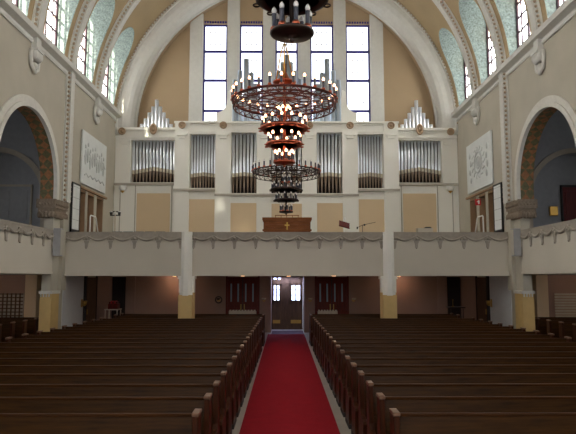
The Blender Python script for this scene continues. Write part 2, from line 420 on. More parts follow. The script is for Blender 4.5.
# ------------------------------------------------------------------ vault, clerestory, ribs
def niche_outline(yc, grow=0, z0=9.88, n=20):
    hw = .90+grow; zs, zt = 12.35, 13.3+grow
    pts = [(yc-hw, z0-grow), (yc+hw, z0-grow), (yc+hw, zs)]
    for i in range(1, n):
        a = PI*i/n; pts.append((yc+hw*math.cos(a), zs+(zt-zs)*math.sin(a)))
    pts.append((yc-hw, zs)); return pts
def vault_half():
    a0 = math.asin((9.72-ZC)/R); pts = []
    N = 40
    for i in range(N+1):
        a = a0+(PI/2-a0)*i/N; pts.append((R*math.cos(a), ZC+R*math.sin(a)))
    pts += [(0, 18.2), (8.36, 18.2), (8.36, 9.72)]
    o = MB().prism(pts, 0, 3.0, 'y').build('tmp', [M['vault'], M['mosaic']])
    c = MB(); c.prism(niche_outline(1.5), 3, 9.6, 'x'); c = c.build('tmpc', [M['mosaic']])
    md = o.modifiers.new('b', 'BOOLEAN'); md.object = c; md.operation = 'DIFFERENCE'; md.solver = 'EXACT'; md.material_mode = 'TRANSFER'
    dg = bpy.context.evaluated_depsgraph_get(); dg.update()
    me = bpy.data.meshes.new_from_object(o.evaluated_get(dg))
    bpy.data.objects.remove(o); bpy.data.objects.remove(c)
    me.name = 'vault_bay'
    return me
VB = vault_half()
def vault_mirror(me):
    bm = bmesh.new(); bm.from_mesh(me)
    for v in bm.verts: v.co.x = -v.co.x
    bmesh.ops.reverse_faces(bm, faces=bm.faces[:]); m2 = bpy.data.meshes.new('vault_bay_l'); bm.to_mesh(m2); bm.free()
    for m in me.materials: m2.materials.append(m)
    return m2
VL = vault_mirror(VB)

def window_mesh(sx):
    xg = sx*8.12
    g = MB(); g.prism(niche_outline(1.5, .02), *sorted((xg, xg+sx*.02)), 'x')
    f = MB()
    for pts, r in ((niche_outline(1.5, -.02), .06),):
        f.tube([(xg-sx*.02, p[0], p[1]) for p in pts], r, 6, closed=True)
    for yy in (.95, 1.5, 2.05): f.box(*sorted((xg-sx*.05, xg)), yy-(.06 if yy == 1.5 else .03), yy+(.06 if yy == 1.5 else .03), 9.9, 13.3 if yy == 1.5 else 13.05)
    for k in range(6): f.box(*sorted((xg-sx*.04, xg)), 0.6, 2.4, 10.42+.52*k-.035, 10.42+.52*k+.035)
    return g, f
wn = 5; side_win = {}
NB = 12
for k in range(NB):
    y0 = YB+3*k
    for sx, me in ((1, VB), (-1, VL)):
        side = 'left' if sx < 0 else 'right'
        o = bpy.data.objects.new('ceiling', me); COL.objects.link(o); o.location = (0, y0, 0)
        struct(o, f'tan barrel vault bay with a blue green mosaic window niche, {side} half, {ORD[NB-1-k]} from the organ', 'vaulted ceiling')
        wn += 1
        if sx not in side_win:
            g, f = window_mesh(sx)
            fo = f.build(f'window_{wn}', M['lead']); go = g.build('glass', M['glass_side'], fo); side_win[sx] = (fo, go)
        else:
            fo = side_win[sx][0].copy(); COL.objects.link(fo); fo.name = f'window_{wn}'
            go = side_win[sx][1].copy(); COL.objects.link(go); go.parent = fo
        fo.location = (0, y0, 0)
        struct(fo, f'leaded clerestory window in a mosaic niche, {side} side, {ORD[NB-1-k]} from the organ', 'window')

# ribs
def rib_meshes():
    b = MB(); a0 = .035
    b.arcband(0, ZC, R-.17, R+.02, a0, PI-a0, -.17, .17, 'y', 72)
    b.arcband(0, ZC, R-.07, R+.02, a0, PI-a0, -.30, .30, 'y', 72)
    d = MB(); n = 150
    for i in range(n):
        a = a0+(PI-2*a0)*(i+.5)/n
        for q in (-1, 1):
            d.ball(((R-.10)*math.cos(a), q*.235, ZC+(R-.10)*math.sin(a)), .055, n=6, m=4)
    return b, d
rb = rd = None
for k in range(NB):
    y = YB+3*k
    if rb is None:
        b, d = rib_meshes(); o = b.build('trim_rib', M['rib']); do = d.build('bead_moulding', M['bead'], o); rb, rd = o, do
    else:
        o = rb.copy(); COL.objects.link(o); do = rd.copy(); COL.objects.link(do); do.parent = o
    o.location = (0, y, 0)
    struct(o, f'cream beaded vault rib, {ORD[NB-1-k]} from the organ wall', 'vault rib')
    for sx in (-1, 1):
        side = 'left' if sx < 0 else 'right'
        long = any(abs(y-(c+3)) < .3 for c in ARCHES)
        if long:
            b = MB(); xa, xb = sorted((sx*(W-.16), sx*(W+.02))); b.box(xa, xb, y-.17, y+.17, 5.02, 9.95)
            xa, xb = sorted((sx*(W-.06), sx*(W+.02))); b.box(xa, xb, y-.30, y+.30, 5.02, 9.95)
            o = b.build('trim_strip_'+side, M['rib']); struct(o, f'cream pilaster strip rising from a pier to the vault, {side} wall, {ORD[NB-1-k]} rib from the organ', 'pilaster strip')
            d = MB()
            for i in range(29):
                for q in (-1, 1): d.ball((sx*(W-.1), y+q*.235, 5.1+.167*i), .055, n=6, m=4)
            d.build('bead_moulding', M['bead'], o)
            b = MB(); xa, xb = sorted((sx*(W-.12), sx*(W+.02))); b.box(xa, xb, y-.30, y+.12, 1.98, 4.43)
            o = b.build('trim_strip_'+side, M['plaster']); struct(o, f'plain pilaster strip below a carved capital, {side} wall, {ORD[NB-1-k]} rib from the organ', 'pilaster strip')
        else:
            b = MB(); xa, xb = sorted((sx*(W-.17), sx*(W+.02))); b.box(xa, xb, y-.17, y+.17, 9.2, 9.95)
            x = sx*(W-.02)
            for j in range(5): b.ball((x-sx*.09, y-.18+.09*j, 9.15), .15, .9, .42, 1.15)
            b.box(*sorted((x-sx*.22, x)), y-.24, y+.24, 9.26, 9.33)
            b.tube([(x-sx*.03, y-.24, 9.3), (x-sx*.04, y-.28, 9.05), (x-sx*.05, y-.22, 8.78), (x-sx*.06, y, 8.64), (x-sx*.05, y+.22, 8.78), (x-sx*.04, y+.28, 9.05), (x-sx*.03, y+.24, 9.3)], .06, 8)
            b.ball((x-sx*.05, y, 8.82), .13, .7, 1, 1)
            o = b.build('trim_corbel_'+side, M['rib']); struct(o, f'scrolled corbel carrying a vault rib, {side} wall, {ORD[NB-1-k]} from the organ', 'corbel')

# end arch, apse soffit, window wall
prof = [(7.95, 26.9), (7.95, 26.28), (7.72, 26.28), (7.70, 26.36), (7.52, 26.40), (7.34, 26.50), (7.20, 26.64), (7.10, 26.82), (7.06, 27.0), (7.0, 27.02), (7.0, 27.12), (7.5, 27.12), (7.5, 26.9)]
b = MB()
b.sweep([[(r*math.cos(PI*i/72), y, 9.35+r*math.sin(PI*i/72)) for r, y in prof] for i in range(73)], smooth=False)
for q in (-1, 1): b.prism([(q*r, y) for r, y in prof], 8.9, 9.35, 'z')
o = b.build('trim_end_arch', M['rib']); struct(o, 'broad cream arch framing the organ wall', 'arch')
d = MB()
for i in range(150):
    a = PI*(i+.5)/150; d.ball((7.80*math.cos(a), 26.26, 9.35+7.80*math.sin(a)), .055, n=6, m=4)
d.build('bead_moulding', M['bead'], o)
b = MB().arcband(0, 9.35, 7.04, 7.4, -.12, PI+.12, 27.1, 28.2, 'y', 64)
o = b.build('ceiling_organ_recess', M['apse']); struct(o, 'ochre soffit of the arched recess behind the organ', 'ceiling')
YW = 27.5
WX = [(-4.03, -2.85), (-2.27, -1.13), (-.55, .55), (1.13, 2.27), (2.85, 4.03)]; WT, WBt = 14.65, 8.8
b = MB(); prev = -7.6
for x0, x1 in WX: b.box(prev, x0, YW, YW+.4, GAL, WT); prev = x1
b.box(prev, 7.6, YW, YW+.4, GAL, WT); b.box(-7.6, 7.6, YW, YW+.4, WT, 17.2); b.box(-4.03, 4.03, YW, YW+.4, GAL, WBt)
o = b.build('wall_organ', M['apse']); struct(o, 'ochre end wall behind the organ with five tall windows', 'wall')
for i, (x0, x1) in enumerate(((-4.63, -4.05), (-2.83, -2.29), (-1.11, -.57), (.57, 1.11), (2.29, 2.83), (4.05, 4.63))):
    o = MB().box(x0, x1, YW-.16, YW+.02, GAL, 16.6).box(x0-.03, x1+.03, YW-.08, YW+.02, GAL, 16.6).build('trim_window_strip', M['rib'])
    struct(o, f'cream pilaster strip between the tall organ windows, {ORD[i]} from the left', 'pilaster strip')
for i, (x0, x1) in enumerate(WX):
    f = MB(); e = .085
    f.box(x0, x0+e, YW+.1, YW+.2, WBt, WT); f.box(x1-e, x1, YW+.1, YW+.2, WBt, WT); f.box(x0, x1, YW+.1, YW+.2, WT-e, WT); f.box(x0, x1, YW+.1, YW+.2, WBt, WBt+e)
    for z in (10.36, 11.86, 13.3): f.box(x0, x1, YW+.1, YW+.2, z-.06, z+.06)
    f.mi = 1
    for zc in (9.55, 11.1, 12.58, 13.97):
        for gx in (-.25, 0, .25):
            for gz in (-.3, .3): f.box((x0+x1)/2+gx-.03, (x0+x1)/2+gx+.03, YW+.11, YW+.13, zc+gz-.035, zc+gz+.035)
    f.mi = 0
    n = 9
    for j in range(n): f.box(x0+.03+(x1-x0-.06)*(j+.2)/n, x0+.03+(x1-x0-.06)*(j+.8)/n, YW-.03, YW+.1, WT+.03, WT+.12)
    fo = f.build(f'window_{i+1}', [M['blueframe'], M['ledge']]); MB().box(x0, x1, YW+.14, YW+.16, WBt, WT).build('glass', M['glass_org'], fo)
    struct(fo, f'tall white glazed window with blue frame above the organ, {ORD[i]} from the left', 'window')

# altar end wall behind the camera
o = MB().box(-13.3, 13.3, -10.4, -10, 0, 18.4).build('wall_altar', M['plaster']); struct(o, 'altar end wall of the nave', 'wall')

for i, x in enumerate((-4.2, 0, 4.2)):  # unseen windows added to throw light on the organ front
    wn += 1
    f = MB(); f.box(x-1.3, x+1.3, -9.98, -9.9, 3.9, 4.0).box(x-1.3, x+1.3, -9.98, -9.9, 13, 13.1).box(x-1.3, x-1.2, -9.98, -9.9, 4, 13).box(x+1.2, x+1.3, -9.98, -9.9, 4, 13)
    for k in range(5): f.box(x-1.2, x+1.2, -9.98, -9.92, 5.5+1.5*k-.03, 5.5+1.5*k+.03)
    f.box(x-.03, x+.03, -9.98, -9.92, 4, 13)
    fo = f.build(f'window_{wn}', M['lead']); MB().box(x-1.2, x+1.2, -9.99, -9.97, 4, 13).build('glass', M['altar_glow'], fo)
    struct(fo, f'tall unseen altar window added for light behind the viewer, {ORD[i]} from the left', 'window')
for sx in (-1, 1):  # unseen windows added to brighten the side aisles and galleries
    for i, c in enumerate(ARCHES):
        for z0, z1, nm in ((4.2, 7.2, 'upper'), (.9, 2.2, 'lower')):
            wn += 1; xg = sx*12.98
            f = MB(); xs = sorted((xg, xg-sx*.08))
            f.box(*xs, c-.9, c+.9, z0-.08, z0).box(*xs, c-.9, c+.9, z1, z1+.08).box(*xs, c-.9, c-.82, z0, z1).box(*xs, c+.82, c+.9, z0, z1).box(*xs, c-.03, c+.03, z0, z1)
            fo = f.build(f'window_{wn}', M['lead']); MB().box(*sorted((xg, xg-sx*.02)), c-.82, c+.82, z0, z1).build('glass', M['aisle_glow'], fo)
            struct(fo, f'{nm} window added for light in the outer wall of the {"left" if sx < 0 else "right"} side aisle, {ORD[4-i]} from the organ end', 'window')

# ------------------------------------------------------------------ carpet, mat
o = MB().box(-.81, .75, -6, 25.6, 0, .015).build('carpet_runner', M['carpet']); tag(o, 'long bright red carpet runner down the centre aisle', 'carpet')
o = MB().box(-.66, .74, 25.62, 27.2, 0, .012).build('door_mat', M['mat']); tag(o, 'dark purple red mat between the carpet and the glass entrance doors', 'mat')

# ------------------------------------------------------------------ pews
def pew_proto(L, name):
    """pew facing -Y; origin at floor, middle, back edge of the end panels at y=0"""
    t = thing(name, '', 'pew')
    h = L/2
    # seat
    b = MB().prism([(-.56, .43), (-.08, .40), (-.08, .44), (-.56, .47)], -h+.06, h-.06, 'x')
    b.prism([(-.54, .30), (-.50, .30), (-.50, .44), (-.54, .44)], -h+.06, h-.06, 'x')
    b.build('seat', M['pew'], t, bevel=.008)
    b = MB().prism([(-.17, .40), (-.135, .40), (-.03, 1.02), (-.07, 1.02)], -h+.05, h-.05, 'x')
    b.prism([(-.165, .60), (-.145, .60), (-.135, .66), (-.15, .66)], -h+.05, h-.05, 'x')
    b.build('backrest', M['pew'], t, bevel=.006)
    b = MB().prism([(-.075, 1.02), (-.022, 1.02), (-.02, 1.04), (-.03, 1.05), (-.068, 1.05), (-.078, 1.04)], -h+.05, h-.05, 'x')
    b.build('top_rail', M['pewrail'], t)
    b = MB().box(-h+.06, h-.06, -.04, .10, .74, .765); b.build('book_shelf', M['pew'], t)
    for q in (-1, 1):
        x0, x1 = sorted((q*h, q*(h-.062)))
        prof = [(0, 0), (0, 1.05), (-.20, 1.05), (-.21, .80), (-.22, .60), (-.26, .53), (-.40, .50), (-.52, .49), (-.54, .46), (-.50, .38), (-.48, .12), (-.52, .05), (-.52, 0)]
        e = MB().prism(prof, x0, x1, 'x').build('end_panel', M['pewend'], t, bevel=.008)
        MB().box(x0-.005, x1+.005, -.205, .008, 1.05, 1.085).build('cap', M['pewcap'], e, bevel=.006)
        MB().box(x0-.008, x1+.008, -.55, .01, 0, .07).build('foot', M['dark'], e)
    return t
XL, XR, XO = -.955, .955, 6.35
LP = XO-.955
proto = pew_proto(LP, 'pew'); first = True
ROWS = [6.15+.82*k for k in range(21)]
for side, xc in (('left', -(XO+.955)/2), ('right', (XO+.955)/2)):
    n = 0
    for k, y in enumerate(ROWS):
        if k == 18: continue
        yy = y
        o = proto if first else copy_tree(proto); first = False
        o.location = (xc+(.006*k if side == 'left' else -.006*k), yy, 0)
        where = f'{ORD[n]} row from the front'
        if k == 0: where = 'front row nearest the viewer'
        if k == 20: where = 'last row under the organ gallery'
        o['label'] = f'long brown wooden pew {side} of the red carpet, {where}'
        o['category'] = 'pew'; o['group'] = f'pews {side} of the aisle'; n += 1
proto2 = pew_proto(3.9, 'aisle_pew'); first = True
for sx in (-1, 1):
    side = 'left' if sx < 0 else 'right'
    for k in range(5):
        o = proto2 if first else copy_tree(proto2); first = False
        o.location = (sx*10.2, 17.3+.85*k, 0); o['group'] = f'pews in the {side} side aisle'; o['category'] = 'pew'
        o['label'] = f'short dark pew under the {side} side gallery, {ORD[4-k] if k < 4 else "first"} from the aisle end wall'

# ------------------------------------------------------------------ organ
org = thing('pipe_organ', 'wide cream pipe organ with silver pipes filling the rear gallery wall', 'organ', (0, 26.4, GAL))
def OB(): return MB()
def ob(b, name, m, parent=org, **k):
    for v in b.bm.verts: v.co.y -= 26.4; v.co.z -= GAL
    return b.build(name, m, parent, **k)
YF = 26.32
# openings: x0,x1,z0,z1
OPEN = [(5.06, 7.08, 6.70, 8.66), (3.22, 4.40, 6.43, 8.93), (1.36, 2.52, 6.20, 9.0)]
OPEN_ALL = [(-b, -a, c, d) for a, b, c, d in OPEN]+[(-.70, .70, 6.20, 9.0)]+OPEN
b = OB()
for s in (-1, 1):
    def bx(x0, x1, y0, y1, z0, z1): b.box(*sorted((s*x0, s*x1)), y0, y1, z0, z1)
    # outer tower (set back a little)
    bx(7.08, 7.78, YF+.08, 26.9, GAL, 9.15); bx(5.04, 7.08, YF+.08, 26.9, 8.66, 9.15); bx(5.04, 7.08, YF+.08, 26.9, GAL, 6.70)
    # piers
    bx(4.40, 5.06, YF-.10, 26.9, GAL, 9.42)
    bx(3.22, 4.40, YF, 26.9, 8.93, 9.42); bx(3.22, 4.40, YF, 26.9, GAL, 6.43)
    bx(2.52, 3.22, YF-.06, 26.9, GAL, 9.42)
    bx(1.36, 2.52, YF, 26.9, 9.0, 9.46); bx(1.36, 2.52, YF, 26.9, GAL, 6.20)
    bx(.70, 1.36, YF-.04, 26.9, GAL, 9.46)
    # swept shoulder beside the central pipes
    pts = [(s*3.20, 9.42), (s*3.20, 9.92)]
    for i in range(9):
        a = PI/2*i/8; pts.append((s*(3.20-.46*math.sin(a)), 9.92+.50*(1-math.cos(a))))
    pts += [(s*2.70, 10.9), (s*2.60, 10.98), (s*2.52, 10.98), (s*2.52, 9.42)]
    b.prism(pts, YF+.0, 26.6, 'y')
b.box(-.70, .70, YF, 26.9, 9.0, 9.46); b.box(-.70, .70, YF, 26.9, GAL, 6.2)
ob(b, 'case', M['organ'])
b = OB()                                       # cornices, ledges, dentils, brackets
for s in (-1, 1):
    def bx(x0, x1, y0, y1, z0, z1): b.box(*sorted((s*x0, s*x1)), y0, y1, z0, z1)
    bx(5.06, 7.78, YF-.02, YF+.1, 9.10, 9.22); bx(5.06, 7.78, YF+.02, YF+.1, 8.74, 8.80)
    bx(.0, 5.10, YF-.14, YF+.02, 9.40, 9.48); bx(.0, 5.06, YF-.11, YF+.02, 8.98, 9.04) if False else None
    bx(3.22, 4.40, YF-.04, YF+.02, 9.0, 9.06); bx(1.36, 2.52, YF-.04, YF+.02, 9.06, 9.12)
    bx(7.10, 7.6, YF-.02, YF+.1, 8.55, 8.66); bx(7.2, 7.5, YF-.0, YF+.1, 8.42, 8.55)
    for x in (2.87, 1.03, 4.73):
        bx(x-.24, x+.24, YF-.2, YF, 8.80, 8.92); bx(x-.15, x+.15, YF-.17, YF, 8.68, 8.80)
    n = 26
    for i in range(n):
        x = 5.1+(7.7-5.1)*i/(n-1); bx(x-.025, x+.025, YF+.03, YF+.1, 9.02, 9.09)
    for i in range(44):
        x = .05+4.9*i/43; bx(x-.03, x+.03, YF-.07, YF+.02, 9.31, 9.37)
ob(b, 'cornice', M['organ'])
b = OB()
for s in (-1, 1):
    def bx(x0, x1, y0, y1, z0, z1): b.box(*sorted((s*x0, s*x1)), y0, y1, z0, z1)
    bx(5.06, 7.78, YF-.03, YF+.1, 6.56, 6.66); bx(3.22, 5.08, YF-.16, YF+.02, 6.28, 6.38); bx(0, 3.24, YF-.12, YF+.02, 6.06, 6.16)
ob(b, 'ledge', M['ledge'])
for x0, x1, z0, z1 in [(s*a, s*b_, c, d) for s in (-1, 1) for a, b_, c, d in ((5.25, 6.75, GAL+.15, 6.20), (3.24, 4.38, GAL+.15, 5.92), (1.36, 2.52, GAL+.15, 5.75))]+[(-.68, .68, GAL+.15, 5.72)]:
    x0, x1 = sorted((x0, x1)); yo = YF+.08 if abs(x0+x1)/2 > 5 else YF
    b = OB(); b.box(x0, x1, yo-.012, yo+.02, z0, z1)
    e = .05
    ob(b, 'panel', M['orgpan'])
b = OB()
for s in (-1, 1):
    for x in (5.18, 6.82, 7.5): b.box(*sorted((s*(x-.02), s*(x+.02))), YF+.055, YF+.09, GAL, 6.55)
ob(b, 'panel_edge', M['ledge'])
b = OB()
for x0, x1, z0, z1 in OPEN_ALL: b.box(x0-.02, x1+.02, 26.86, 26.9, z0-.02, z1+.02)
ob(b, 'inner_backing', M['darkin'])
for s in (-1, 1):
    for x, z, oval in ((7.46, 9.02, 0), (4.73, 9.28, 0), (2.87, 9.28, 0), (1.03, 9.28, 0), (6.05, 9.12, 1)):
        yy = YF-.1 if x < 5 else YF-.0
        if x in (1.03,): yy = YF-.06
        b = OB(); b.lathe([(.0001, -.05), (.16, -.05), (.16, 0), (.0001, 0)], n=20)
        for v in b.bm.verts: v.co = Vector((v.co.x, v.co.z, v.co.y))
        b.torus((0, -.06, 0), .135, .035, 20, 6, 'y'); b.ball((0, -.06, 0), .05, 1, .6, 1)
        sc_ = (1.0, 1, 1.55) if oval else (1, 1, 1)
        for v in b.bm.verts: v.co = Vector((v.co.x*sc_[0]+s*x, v.co.y+yy-.04, v.co.z*sc_[2]+z))
        ob(b, 'oval_medallion' if oval else 'rosette', M['roset'])
# pipes: a body above the mouth with a pale lip and a tapering foot; copies share meshes
PM = {}
def pipe(x, y, z0, zm, z1, r, lip=True, m='pipe'):
    key = (m, round(z0, 2), round(zm, 2), round(z1, 2), round(r, 3), lip)
    if key not in PM:
        b = MB(); b.lathe([(r, zm-z0), (r, z1-z0), (r*.86, z1-z0), (r*.86, z1-z0-.2)], n=14, cap=False)
        p = b.build('organ_pipe', M[m], org)
        if lip:
            b = MB(); b.lathe([(r*.98, zm-z0-.16), (r*1.02, zm-z0-.14), (r*1.02, zm-z0+.02)], n=14); q = b.build('pipe_mouth', M['lip'], p)
        b = MB(); b.lathe([(r*.3, 0), (r*.42, (zm-z0)*.2), (r, zm-z0-.15 if lip else zm-z0)], n=12); f = b.build('pipe_foot', M['pipefoot'], p)
        PM[key] = p
    else:
        s_ = PM[key]; p = copy_tree(s_); p.parent = org
    p.location = (x, y-26.4, z0-GAL)
    return p
def row(x0, x1, n, z0, z1, zm, rise, dy=26.62):
    st = (x1-x0)/n
    for i in range(n):
        t = (i+.5)/n
        pipe(x0+st*(i+.5), dy, z0+.01, zm+rise*(1-abs(2*t-1)), z1+.25, st*.40)
for x0, x1, z0, z1 in OPEN_ALL:
    n = {2: 12, 1: 9}.get(round((x1-x0)), 7)
    if abs(x0+x1) < .2: n = 6
    elif x1-x0 > 1.8: n = 13
    elif abs(x0+x1)/2 > 3: n = 9
    else: n = 7
    if n == 13: row(x0, x1, n, z0, z1, 7.25, .17)
    elif n == 9: row(x0, x1, n, z0, z1, 7.10, .08)
    else: row(x0, x1, n, z0, z1, 7.12, .06)
for s in (-1, 1):
    hs = [.24, .50, .78, 1.06, 1.38, 1.06, .78, .50, .24]       # free pipe pyramid on the outer tower
    for i, h in enumerate(hs):
        pipe(s*(6.0)+(i-4)*.168, 26.62, 9.1, 9.2, 9.2+h, .082 if i != 4 else .092, False)
    g = [(2.40, 11.55), (2.17, 12.0), (1.88, 12.55), (1.64, 11.88), (1.44, 11.35)]
    for x, z in g: pipe(s*x, 26.66, 9.3, 9.42, z, .11 if x != 1.88 else .13, False, 'backlit')
for x, z in ((0, 12.75), (-.2, 12.4), (.2, 12.4), (-.4, 12.0), (.4, 12.0), (-.62, 11.6), (.62, 11.6)):
    pipe(x, 26.66, 9.3, 9.46, z, .10 if x else .125, False, 'backlit')
b = OB()
for s in (-1, 1):
    for i in range(6):
        x, z = s*(2.29-.2*i), 10.6+.25*(i % 3); b.lathe([(.06, 9.4), (.06, z)], s*abs(x), 26.8, 0, 10)
for i in range(7): b.lathe([(.06, 9.4), (.06, 11+.2*(i % 2))], -.6+.2*i, 26.8, 0, 10)
ob(b, 'rear_pipes', M['backlit'], kind='stuff')
for s in (-1, 1):          # white wall lamps on the organ case
    t = thing('bowl_sconce', f'small white bowl wall lamp on the cream organ case, {"left" if s < 0 else "right"} end', 'wall lamp', (s*7.36, YF+.06, 6.35), 0, 'bowl lamps on the organ case')
    MB().prism([(-.03, -.08), (.03, -.08), (.03, .14), (-.03, .14)], -.05, .02, 'y').build('bracket', M['brass'], t)
    MB().lathe([(.02, -.16), (.05, -.12), (.10, -.06)], 0, -.16, 0, 14).build('lamp_base', M['brass'], t)
    MB().lathe([(.10, -.06), (.15, 0), (.17, .16), (.155, .16), (.14, .02), (.05, -.03)], 0, -.16, 0, 16).build('lamp_shade', M['white'], t)

# ------------------------------------------------------------------ things on the gallery
t = thing('organ_console', 'brown panelled wooden organ console with a gold cross on the gallery', 'organ console', (0, 23, GAL))
b = MB().box(-.92, .92, 0, .9, 0, 1.56); b.build('body', M['console'], t, bevel=.01)
MB().box(-.97, .97, -.05, .95, 1.56, 1.66).box(-.94, .94, -.03, .92, 1.50, 1.56).build('top', M['console'], t, bevel=.012)
MB().box(-.96, .96, -.04, .0, 1.12, 1.20).build('moulding', M['console'], t, bevel=.008)
for x0, x1 in ((-.88, -.52), (-.44, .44), (.52, .88)):
    for z0, z1 in ((1.24, 1.42), (.86, 1.08)):
        b = MB(); e = .035
        b.box(x0, x1, -.025, .0, z0, z0+e).box(x0, x1, -.025, 0, z1-e, z1).box(x0, x0+e, -.025, 0, z0, z1).box(x1-e, x1, -.025, 0, z0, z1)
        b.build('panel_frame', M['console'], t)
MB().box(-.022, .022, -.075, -.03, 1.18, 1.47).box(-.095, .095, -.075, -.03, 1.33, 1.375).build('cross', M['gold'], t)
t2 = thing('music_desk', 'low open wooden music rack standing on top of the organ console', 'music rack', (0, 23.3, GAL+1.66))
for i in range(5): MB().box(-.46+.225*i-.012, -.46+.225*i+.012, -.02, .02, 0, .10).build('post', M['console'], t2)
MB().box(-.48, .48, -.025, .025, .10, .125).build('rail', M['console'], t2)

t = thing('music_stand', 'dark wooden music stand with tilted desk right of the organ console', 'music stand', (2.24, 23, GAL))
MB().lathe([(.22, 0), (.22, .02), (.03, .05), (.018, .10), (.018, 1.25)], n=12).build('stand_pole', M['white'], t)
b = MB()
b.box(-.22, .22, -.012, .012, -.13, .13); b.box(-.22, .22, -.05, .0, -.145, -.125)
d = b.build('desk', M['dooreddark'], t, loc=(0, 0, 1.38)); d.rotation_euler = (-.5, .25, .25)
MB().lathe([(.02, 0), (.03, .03), (.0201, .12)], .02, 0, 1.55, 8).build('reading_lamp', M['white'], t)

t = thing('microphone_stand', 'thin microphone boom stand rising above the gallery front, right of the music stand', 'microphone stand', (2.95, 23, GAL))
MB().lathe([(.16, 0), (.16, .02), (.012, .03), (.012, 1.36)], n=10).build('stand_pole', M['black'], t)
MB().tube([(-.2, 0, 1.26), (0, 0, 1.36), (.52, 0, 1.48)], .009, 6).build('boom', M['black'], t)
MB().lathe([(.0101, 0), (.028, .02), (.03, .08), (.012, .10)], -.2, 0, 1.20, 10).build('microphone', M['black'], t)
MB().ball((.08, 0, 1.37), .04).build('clamp', M['black'], t)

def chair(label, x, y, group):
    t = thing('gallery_chair', label, 'chair', (x, y, GAL), 0, group)
    MB().box(-.185, .185, -.03, .02, .62, 1.02).build('backrest', M['chair'], t, bevel=.015)
    MB().box(-.185, .185, -.0, .42, .42, .47).build('seat', M['chair'], t, bevel=.015)
    for q in (-1, 1):
        MB().box(q*.172-.012, q*.172+.012, -.015, .01, 0, .64).build('leg', M['black'], t)
        MB().box(q*.172-.012, q*.172+.012, .38, .405, 0, .43).build('leg', M['black'], t)
    return t
c0 = None
spots = []
for i in range(5): spots.append((-6.33+.40*i+.02, f'grey chair back over the left end of the gallery front, {ORD[i]} from the left'))
for i, x in enumerate((-2.45, -1.95, -1.5)): spots.append((x, f'grey chair back above the gallery front left of the organ console, {ORD[i]} from the left'))
for i, x in enumerate((1.28, 1.72)): spots.append((x, f'grey chair back above the gallery front right of the organ console, {ORD[i]} from it'))
for i, x in enumerate((2.62, 3.02)): spots.append((x, f'grey chair back below the microphone boom, {ORD[i]} from the left'))
for x, lab in spots:
    zz = 0 if x < -3 else -.06
    if c0 is None: c0 = chair(lab, x, 21.9, 'chairs along the organ gallery front')
    else:
        c = copy_tree(c0); c.location = (x, 21.9 if x < -3 else 22.1, GAL); c['label'] = lab

t = thing('flood_lamp', 'lamp stand with a dark and white lamp head at the left end of the gallery', 'stand lamp', (-6.72, 23, GAL))
MB().lathe([(.2, 0), (.2, .03), (.03, .05), (.028, 1.9)], n=12).build('pole', M['slat'], t)
MB().box(-.2, .2, -.02, .02, 1.72, 1.76).box(-.2, .2, -.02, .02, 1.86, 1.9).build('bracket', M['black'], t)
for q in (-1, 1):
    h = MB().lathe([(.0101, -.07), (.05, -.05), (.06, .04)], q*.16, -.02, 1.82, 12).build('lamp_head', M['black'], t)
    MB().lathe([(.058, .0), (.05, .045)], q*.16, -.02, 1.86, 12).build('lens', M['white'], h)
MB().ball((0, -.05, 1.82), .06).build('lamp_head', M['white'], t)

